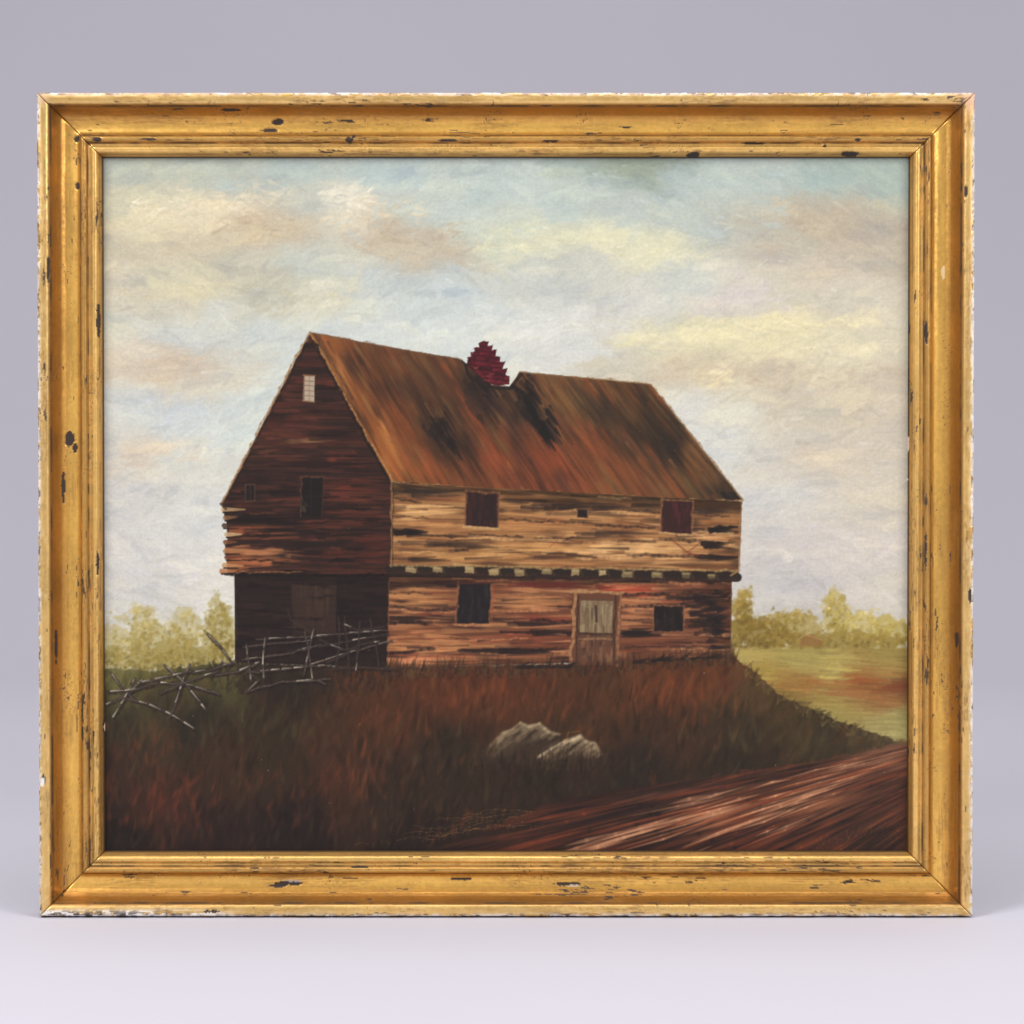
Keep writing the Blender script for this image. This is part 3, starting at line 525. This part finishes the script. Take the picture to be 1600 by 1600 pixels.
for f in F:
    dk=f[0][0]>495; lf=f[0][0]<350
    line(f,2.3 if lf else 1.7,C(44,35,33),.85,wob=.7)
    line(f,1.1,C(100,86,75) if not dk else C(70,56,50),.5,wob=.7)
    Lf=sum(math.dist(a,b) for a,b in zip(f[:-1],f[1:]))
    t=rng.uniform(0,.1)
    while t<.95:
        dt=rng.uniform(7,24)/Lf
        if rng.random()<(.66 if lf else (.5 if not dk else .26)):
            p0=lerp_poly(f,t)+[-.5,-1]; p1=lerp_poly(f,min(1,t+dt))+[-.5,-1]
            seg(*p0,*p1,rng.uniform(.9,1.6) if lf else rng.uniform(.7,1.3),C(202,190,166)*rng.uniform(.7,1.),rng.uniform(.5,.95),soft=1.3,taper=.7,h=2.)
        t+=dt+rng.uniform(2,12)/Lf
# faint handwritten scrawl, rising to the right
sg=C(128,88,62)
sc=[[(1278,1328),(1283,1312),(1287,1321),(1294,1306),(1298,1320)],[(1302,1318),(1306,1311),(1310,1313),(1308,1318),(1314,1312),(1318,1314)],[(1324,1300),(1327,1313),(1333,1301),(1338,1309),(1347,1290)],[(1345,1308),(1350,1301),(1355,1301),(1352,1307),(1358,1300)],[(1362,1289),(1362,1303),(1368,1297)],[(1357,1295),(1370,1290)],[(1372,1299),(1375,1291),(1379,1296),(1384,1287),(1392,1290),(1402,1280)]]
for p in sc:
    for a_,b_ in zip(p[:-1],p[1:]): seg(*a_,*b_,.6,sg,rng.uniform(.12,.4),br=0,cv=0,soft=1.6)
tone=1+(fbm(XX/3.1,YY/2.6,3)-.5)*.09+(fbm(XX/200,YY/200,2)-.5)*.03
img*=tone[...,None]
for i in range(60):
    x=rng.uniform(165,1415); y=rng.uniform(255,1320)
    seg(x,y,x+.5,y,rng.uniform(.5,.9),C(200,190,170) if y>1000 else C(120,110,90),.5,br=0,cv=0)
img=np.clip(img,0,1)

# ------------------------------------------------------------------ geometry: framed painting
FW=1463*S; FH=1288*S
lean=math.radians(3.0)
root=bpy.data.objects.new("framed_painting",None); scene.collection.objects.link(root)
root.empty_display_size=.05
root["label"]="log barn oil painting in worn gilt frame standing on paper"
root["category"]="painting"
root.rotation_euler=(-lean,0,0)
S2=S*(1+47*S/D)
CX=(XX-790.5)*S2; CZ=FH/2+(790-YY)*S2
weave=(fbm(XX/2.2,YY/24,1)+fbm(XX/24,YY/2.2,1)-1)
CY=-8*S-(hgt*0.00013+weave*.00006)
P=np.stack([CX,CY,CZ],-1)
V,Q=grid_mesh('c',P)
me=make_mesh("canvas",V,Q[:,::-1])
add_col(me,"paint",lin(img.reshape(-1,3)))
canvas=obj("canvas",me,root)
if me.polygons[10].normal.y>0: me.flip_normals()

RW=97.5
cp=[(0,0),(0,30),(0,50),(.8,53.3),(2.6,55),(8,55.8),(14,55.2),(17.6,53),(19.4,49.5),(20.2,46.5),(22,44),(24.5,38),(28,30.5),(33,24.5),(39,20.8),(46,19),(53,19.2),(59,21),(62.6,24),(64.2,27.6),(66,30.6),(69,32.4),(72,31.6),(74.4,28.6),(75.6,25),(77,23.4),(79.6,24.4),(83,28),(86.6,28.8),(90,26.2),(92.5,21.5),(94.5,17.5),(96.4,14.5),(97.5,11.5),(97.5,5)]
pp=[]
for a,b in zip(cp[:-1],cp[1:]):
    L=math.hypot(b[0]-a[0],b[1]-a[1]); n=max(1,int(round(L/1.8))) if a[1]>25 or a[0]>1 else max(1,int(L/5))
    for k in range(n): pp.append((a[0]+(b[0]-a[0])*k/n,a[1]+(b[1]-a[1])*k/n))
pp.append(cp[-1]); pp.append((RW,0)); pp=np.array(pp); NP=len(pp)
z2=pp[:,1].copy(); z2[8:-4]=(pp[7:-5,1]+2*pp[8:-4,1]+pp[9:-3,1])/4; pp[:,1]=z2
Vs=[];Qs=[];Cs=[];Bs=[];off=0
WP,HP=1463.,1288.
def knot(X,Y,cx,cy,rx,ry,th=0.5,sc=5.):
    n=fbm(X/sc+cx,Y/sc+cy,3)
    return sstep(th-.05,th+.05,np.exp(-(((X-cx)/rx)**2+((Y-cy)/ry)**2))*(.45+1.1*n))
for side in range(4):
    Ltot=WP if side in(0,2) else HP
    NA=int(Ltot/1.4)
    t=np.linspace(0,1,NA)[:,None]; w=pp[None,:,0]; z=pp[None,:,1]
    u=w+(Ltot-2*w)*t
    z=np.broadcast_to(z,u.shape).copy(); wv=np.broadcast_to(w,u.shape).copy()
    if side==0: X=u; Y=wv+0*u
    elif side==2: X=WP-u; Y=HP-wv
    elif side==1: X=WP-wv; Y=u
    else: X=wv+0*u; Y=HP-u
    px=59+X; py=146+Y
    mit=np.minimum(u-wv,Ltot-u-wv)
    sd=side*37.7
    dz=(fbm(u/60+sd,wv/14,3)-.5)*1.1+(fbm(u/11+sd,wv/5,2)-.5)*.35
    front=(z>10).astype(float)
    n_big=fbm(u/90+sd,wv/25+sd,3); n_str=fbm(u/60+sd,wv/1.8+sd,3); n_st2=fbm(u/26+sd*2,wv/1.3,3); n_f=fbm(u/5+sd,wv/4,3)
    n_st3=fbm(u/12+sd*4,wv/1.5+7,4)
    base=np.empty(u.shape+(3,))
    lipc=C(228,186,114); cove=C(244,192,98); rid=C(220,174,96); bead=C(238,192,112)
    ws=[0,16,20,24,34,46,58,63,66,74,78,88,94,97.5]; cs=[lipc,lipc,C(150,104,52),C(154,108,52),C(196,142,66),cove,cove,C(184,136,68),rid,C(180,134,70),bead,bead,C(204,154,82),C(118,84,46)]  # bands across the rail: steep slope's shade painted into the gilt, cove left bright
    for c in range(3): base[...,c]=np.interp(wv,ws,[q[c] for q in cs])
    base[(wv<1.)&(z<51)]=C(168,138,92)
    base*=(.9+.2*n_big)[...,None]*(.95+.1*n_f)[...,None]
    bare=np.zeros(u.shape)
    def lay(m,col,b=1.):
        global bare,base
        m=np.clip(m,0,1)
        base=base*(1-m[...,None])+np.asarray(col)*m[...,None]
        bare=bare*(1-m)+b*m
    wear=sstep(.44,.62,fbm(u/85+sd+3,wv/30+sd,4))
    zone=.4+.8*np.exp(-((wv-70)/8)**2)+.4*np.exp(-((wv-88)/7)**2)+.4*np.exp(-((wv-10)/8)**2)
    lay(.4*sstep(.52,.72,n_str)*(.2+.9*wear),C(176,130,66),.3)
    lay(.45*sstep(.56,.70,n_st2)*(.1+.95*wear)*zone,C(140,98,50),.45)
    lay(.5*sstep(.58,.67,n_st3)*(.05+1.*wear)*zone,C(104,72,42),.7)
    lay(.3*sstep(.5,.66,fbm(u/18+sd+5,wv/2.2,3))*np.exp(-((wv-9)/8)**2),C(218,194,148),.7)
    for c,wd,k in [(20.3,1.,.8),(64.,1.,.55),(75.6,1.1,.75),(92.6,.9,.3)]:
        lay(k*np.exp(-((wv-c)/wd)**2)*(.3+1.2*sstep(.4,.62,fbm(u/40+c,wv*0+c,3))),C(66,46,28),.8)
    lay(.8*((wv>96)),C(60,45,28),.8)
    los_n=fbm(u/18+sd,wv/2.2+5,4)*.6+fbm(u/50+sd+9,wv/10,2)*.4
    thr=.71-.03*np.exp(-((wv-70)/7)**2)-.02*np.exp(-((wv-90)/5)**2)-.02*np.exp(-((wv-17)/3)**2)-.07*(wear-.5)
    lay(.85*sstep(0,.02,los_n-thr),C(54,40,30),1.)
    sp=sstep(.84,.87,vn(u/2.1+sd*3,wv/2.1+sd)*.58+vn(u/34+sd,wv/20)*.42)
    lay(.6*sp,C(58,40,28),1.)
    eg=np.clip(np.exp(-((wv-0)/3.6)**2)*1.3,0,1)
    ch=fbm(u/13+sd*2,wv/4+z/6,3); chb=fbm(u/55+sd,wv*0+sd,2)
    lay(.8*sstep(.47,.54,ch*.6+chb*.4)*eg,C(192,172,156),1.)
    lay(1.*sstep(.49,.53,fbm(u/9+sd*5,wv/4+z/5+8,3)*.6+chb*.4)*eg,C(234,228,222),1.)
    lay(.8*sstep(.57,.61,fbm(u/8+sd*7,wv/4+z/5+18,3))*eg,C(76,60,50),1.)
    if side==1:
        ra=sstep(380,440,py)*(1-sstep(820,1000,py))
        lay(1.2*sstep(.41,.47,fbm(u/12+3,wv/3,3))*np.exp(-((wv)/4.8)**2)*ra,C(238,233,228),1.)
        lay(1.*sstep(.49,.54,fbm(u/10+33,wv/3,3))*np.exp(-((wv)/4.5)**2),C(216,203,188),1.)
        lay(1.*sstep(.45,.51,fbm(u/10+53,wv/3,3))*np.exp(-((wv)/4.8)**2)*sstep(1000,1060,py),C(230,223,216),1.)
    if side==2:
        lay(1.3*sstep(.40,.46,fbm(u/14+3,wv/3.4,3))*np.exp(-((wv-2)/7)**2)*(1-sstep(260,400,px))*1.4,C(238,234,230),1.)
        lay(1.*sstep(.48,.53,fbm(u/9+13,wv/3,3))*np.exp(-((wv-3)/6)**2)*(1-sstep(200,360,px)),C(88,78,72),1.)
        lay(1.*sstep(.47,.52,fbm(u/16+23,wv/3,3))*np.exp(-((wv)/4)**2),C(228,220,210),1.)
    if side==3:
        lay(1.*sstep(.50,.56,fbm(u/11+13,wv/3,3))*np.exp(-((wv)/4)**2),C(222,214,205),1.)
    if side==0:
        lay(.9*sstep(.40,.50,fbm(u/26+13,wv/3,3))*np.exp(-((wv)/3.8)**2),C(196,174,164),1.)
    if side==0: K=[(432,188,9,5),(418,201,16,2.5),(545,217,6,5),(552,212,3,3),(1085,240,10,4.5),(1330,238,14,4),(1342,217,5,3),(150,216,7,4),(1290,226,4,2),(700,218,14,2),(980,196,14,1.6),(1180,222,20,2),(360,171,16,2),(860,219,14,2),(230,216,12,2)]
    elif side==1: K=[(1450,520,3,18),(1424,600,2.5,26),(1508,300,3,9),(1424,510,3,14),(1498,1000,2.5,14),(1424,1180,3,10),(1516,930,2.5,14),(1450,860,2,30)]
    elif side==2: K=[(448,1387,24,3.5),(430,1391,14,2.5),(886,1388,22,3),(720,1380,16,2.6),(1105,1331,14,2),(260,1334,20,2),(1260,1334,16,2),(330,1426,14,2.5),(1330,1386,12,2),(560,1360,14,1.6)]
    else: K=[(104,686,8,13),(117,215,5,5),(118,288,4,6),(94,760,3,26),(150,500,3,26),(158,1140,4,18),(112,700,4,8),(76,420,2.5,22),(148,880,2.5,18),(66,1220,4,10),(84,1010,2,30),(124,1150,2.5,12)]
    for (cx,cy,rx_,ry_) in K:
        kk=knot(px,py,cx,cy,rx_*1.15,ry_*1.15,.48,4.)
        lay(kk*.95,C(46,34,30),1.); dz-=kk*.8
    if side==3: lay(knot(px,py,64,1222,5,9,.5)*1.,C(220,214,206),1.); lay(knot(px,py,158,1142,3,12,.5),C(206,190,170),1.)
    if side==1: lay(knot(px,py,1424,692,2.5,16,.5),C(200,180,156),1.); lay(knot(px,py,1478,424,3,12,.5),C(222,196,150),1.); lay(knot(px,py,1422,748,4,6,.5),C(230,224,214),1.)
    if side==2: lay(knot(px,py,452,1383,26,2.5,.6),C(186,170,156),1.); lay(knot(px,py,898,1391,14,1.8,.6),C(190,172,150),1.)
    d1=np.hypot(px-1518,py-158); lay(.8*np.exp(-(d1/18)**2)*sstep(.3,.6,n_f+.15),C(212,172,148),1.)
    d2=np.hypot(px-66,py-154); lay(.6*np.exp(-(d2/12)**2)*sstep(.35,.6,n_f+.1),C(196,164,138),1.)
    lay(.85*np.exp(-(mit/.9)**2)*(.4+.7*fbm(u/8,u*0+side,2)),C(58,40,25),1.)
    dz-=1.6*np.exp(-(mit/1.2)**2)
    dzo=np.where(wv<4,-2.8*sstep(.54,.68,fbm(u/10+sd,u*0+3,3)),0)
    z=z+(dz+dzo)*front*(z>12)
    lx=(X-WP/2)*S; lz=(HP-Y)*S; ly=-z*S
    P=np.stack([lx,ly,lz],-1)
    n_,m_=u.shape
    idx=np.arange(n_*m_).reshape(n_,m_); idx=np.concatenate([idx,idx[:,:1]],1)
    Qd=np.stack([idx[:-1,:-1],idx[1:,:-1],idx[1:,1:],idx[:-1,1:]],-1).reshape(-1,4)
    Vs.append(P.reshape(-1,3)); Qs.append(Qd+off); off+=n_*m_
    Cs.append(np.clip(base,0,1).reshape(-1,3)); Bs.append(bare.reshape(-1))
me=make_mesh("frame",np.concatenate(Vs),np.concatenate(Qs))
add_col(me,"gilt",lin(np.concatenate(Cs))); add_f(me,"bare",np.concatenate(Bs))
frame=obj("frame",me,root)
if sum(me.polygons[i].normal.dot(Vector((0,-1,0))) for i in range(30*NP,31*NP))<0: me.flip_normals()

def box(name,x0,x1,y0,y1,z0,z1,parent,bev=.001):
    bm=bmesh.new(); bmesh.ops.create_cube(bm,size=1)
    for v in bm.verts: v.co=Vector(((x0+x1)/2+v.co.x*(x1-x0),(y0+y1)/2+v.co.y*(y1-y0),(z0+z1)/2+v.co.z*(z1-z0)))
    bmesh.ops.bevel(bm,geom=bm.edges[:],offset=bev,segments=2,affect='EDGES')
    m=bpy.data.meshes.new(name); bm.to_mesh(m); bm.free(); return obj(name,m,parent)
back=box("backing_panel",-FW/2+60*S,FW/2-60*S,-4*S,.003,60*S,FH-60*S,root)

# ------------------------------------------------------------------ materials
def mat(name):
    m=bpy.data.materials.new(name); m.use_nodes=True; nt=m.node_tree; nt.nodes.clear()
    o=nt.nodes.new('ShaderNodeOutputMaterial'); b=nt.nodes.new('ShaderNodeBsdfPrincipled'); nt.links.new(b.outputs[0],o.inputs[0])
    return m,nt,b
m,nt,b=mat("oil_paint")
a=nt.nodes.new('ShaderNodeAttribute'); a.attribute_name='paint'
nt.links.new(a.outputs['Color'],b.inputs['Base Color'])
b.inputs['Roughness'].default_value=.45; b.inputs['Specular IOR Level'].default_value=.25
tc=nt.nodes.new('ShaderNodeTexCoord'); nz=nt.nodes.new('ShaderNodeTexNoise'); nz.inputs['Scale'].default_value=900; nz.inputs['Detail'].default_value=2
nt.links.new(tc.outputs['Object'],nz.inputs['Vector'])
bp=nt.nodes.new('ShaderNodeBump'); bp.inputs['Strength'].default_value=.2; bp.inputs['Distance'].default_value=.0003
nt.links.new(nz.outputs['Fac'],bp.inputs['Height']); nt.links.new(bp.outputs[0],b.inputs['Normal'])
canvas.data.materials.append(m)

m,nt,b=mat("worn_gilding")
a=nt.nodes.new('ShaderNodeAttribute'); a.attribute_name='gilt'
br_=nt.nodes.new('ShaderNodeAttribute'); br_.attribute_name='bare'
tc=nt.nodes.new('ShaderNodeTexCoord'); nz=nt.nodes.new('ShaderNodeTexNoise'); nz.inputs['Scale'].default_value=420; nz.inputs['Detail'].default_value=3
nt.links.new(tc.outputs['Object'],nz.inputs['Vector'])
mr=nt.nodes.new('ShaderNodeMapRange'); mr.inputs['From Min'].default_value=.3; mr.inputs['From Max'].default_value=.7; mr.inputs['To Min'].default_value=.94; mr.inputs['To Max'].default_value=1.05
nt.links.new(nz.outputs['Fac'],mr.inputs['Value'])
mx=nt.nodes.new('ShaderNodeVectorMath'); mx.operation='SCALE'; nt.links.new(a.outputs['Color'],mx.inputs[0]); nt.links.new(mr.outputs[0],mx.inputs['Scale'])
nt.links.new(mx.outputs[0],b.inputs['Base Color'])
me1=nt.nodes.new('ShaderNodeMapRange'); me1.inputs['To Min'].default_value=.6; me1.inputs['To Max'].default_value=0.
nt.links.new(br_.outputs['Fac'],me1.inputs['Value']); nt.links.new(me1.outputs[0],b.inputs['Metallic'])
me2=nt.nodes.new('ShaderNodeMapRange'); me2.inputs['To Min'].default_value=.3; me2.inputs['To Max'].default_value=.7
nt.links.new(br_.outputs['Fac'],me2.inputs['Value']); nt.links.new(me2.outputs[0],b.inputs['Roughness'])
bp=nt.nodes.new('ShaderNodeBump'); bp.inputs['Strength'].default_value=.1; bp.inputs['Distance'].default_value=.0005
nt.links.new(nz.outputs['Fac'],bp.inputs['Height']); nt.links.new(bp.outputs[0],b.inputs['Normal'])
frame.data.materials.append(m)

m,nt,b=mat("raw_board"); nz=nt.nodes.new('ShaderNodeTexNoise'); nz.inputs['Scale'].default_value=40
cr=nt.nodes.new('ShaderNodeValToRGB'); cr.color_ramp.elements[0].color=(.12,.08,.05,1); cr.color_ramp.elements[1].color=(.25,.18,.11,1)
nt.links.new(nz.outputs['Fac'],cr.inputs[0]); nt.links.new(cr.outputs[0],b.inputs['Base Color']); b.inputs['Roughness'].default_value=.8
back.data.materials.append(m)

def paper(name,c0,c1):
    m,nt,b=mat(name); tc=nt.nodes.new('ShaderNodeTexCoord'); nz=nt.nodes.new('ShaderNodeTexNoise'); nz.inputs['Scale'].default_value=2.; nz.inputs['Detail'].default_value=4
    nt.links.new(tc.outputs['Object'],nz.inputs['Vector'])
    cr=nt.nodes.new('ShaderNodeValToRGB'); cr.color_ramp.elements[0].position=.35; cr.color_ramp.elements[1].position=.65
    cr.color_ramp.elements[0].color=(*c0,1); cr.color_ramp.elements[1].color=(*c1,1)
    nt.links.new(nz.outputs['Fac'],cr.inputs[0]); nt.links.new(cr.outputs[0],b.inputs['Base Color']); b.inputs['Roughness'].default_value=.7; b.inputs['Specular IOR Level'].default_value=.2
    return m
PM=paper("grey_lavender_paper",(.578,.560,.635),(.59,.572,.648))

YB=1.25; Rr=1.7
def strip(name,prof,hw=3.2,nx=12):
    gx=np.linspace(-hw,hw,nx); P=np.zeros((len(prof),nx,3))
    for i,(y,z) in enumerate(prof): P[i,:,0]=gx; P[i,:,1]=y; P[i,:,2]=z
    V,Q=grid_mesh(name,P); me=make_mesh(name,V,Q)
    if me.polygons[0].normal.z<0 or me.polygons[-1].normal.y>0.5: me.flip_normals()
    me.materials.append(PM); o=obj(name,me); o["kind"]="structure"; return o
floor=strip("floor",[(y,0) for y in np.linspace(-2.6,YB,12)])
arc=[(YB+Rr*math.sin(t),Rr-Rr*math.cos(t)) for t in np.linspace(0,math.pi/2,80)]
backdrop=strip("backdrop",arc+[(YB+Rr,z) for z in np.linspace(Rr+.1,3.2,10)])

# ------------------------------------------------------------------ camera
p=math.radians(4.1)
ctr=Vector((9.5*S, math.sin(lean)*(FH/2-10*S)-math.cos(lean)*55*S, math.cos(lean)*(FH/2-10*S)+math.sin(lean)*55*S))
cam=bpy.data.cameras.new("camera"); co=bpy.data.objects.new("camera",cam); scene.collection.objects.link(co)
co.location=ctr+Vector((0,-D*math.cos(p),D*math.sin(p)))
co.rotation_euler=(math.pi/2-p,0,0)
cam.sensor_width=36; cam.lens=36*D/(1600*S); cam.clip_end=50
scene.camera=co

# ------------------------------------------------------------------ lights
def area(name,loc,tgt,size,energy,col=(1,1,1),sy=None):
    l=bpy.data.lights.new(name,'AREA'); l.shape='RECTANGLE'; l.size=size; l.size_y=sy or size; l.energy=energy; l.color=col
    o=bpy.data.objects.new(name,l); scene.collection.objects.link(o); o.location=loc
    o.rotation_euler=(Vector(tgt)-Vector(loc)).to_track_quat('-Z','Y').to_euler(); return o
area("softbox_key",(-1.6,-1.6,1.9),(0,0,.3),1.1,50,(1,.99,.975))
area("softbox_fill",(1.8,-1.6,1.6),(0,0,.3),1.1,40,(1,.995,.985))
area("softbox_top",(0,-.1,2.3),(0,.3,0),1.3,22,(1,.99,.98))
w=bpy.data.worlds.new("World"); scene.world=w; w.use_nodes=True
w.node_tree.nodes['Background'].inputs[0].default_value=(1,.99,1,1); w.node_tree.nodes['Background'].inputs[1].default_value=.32
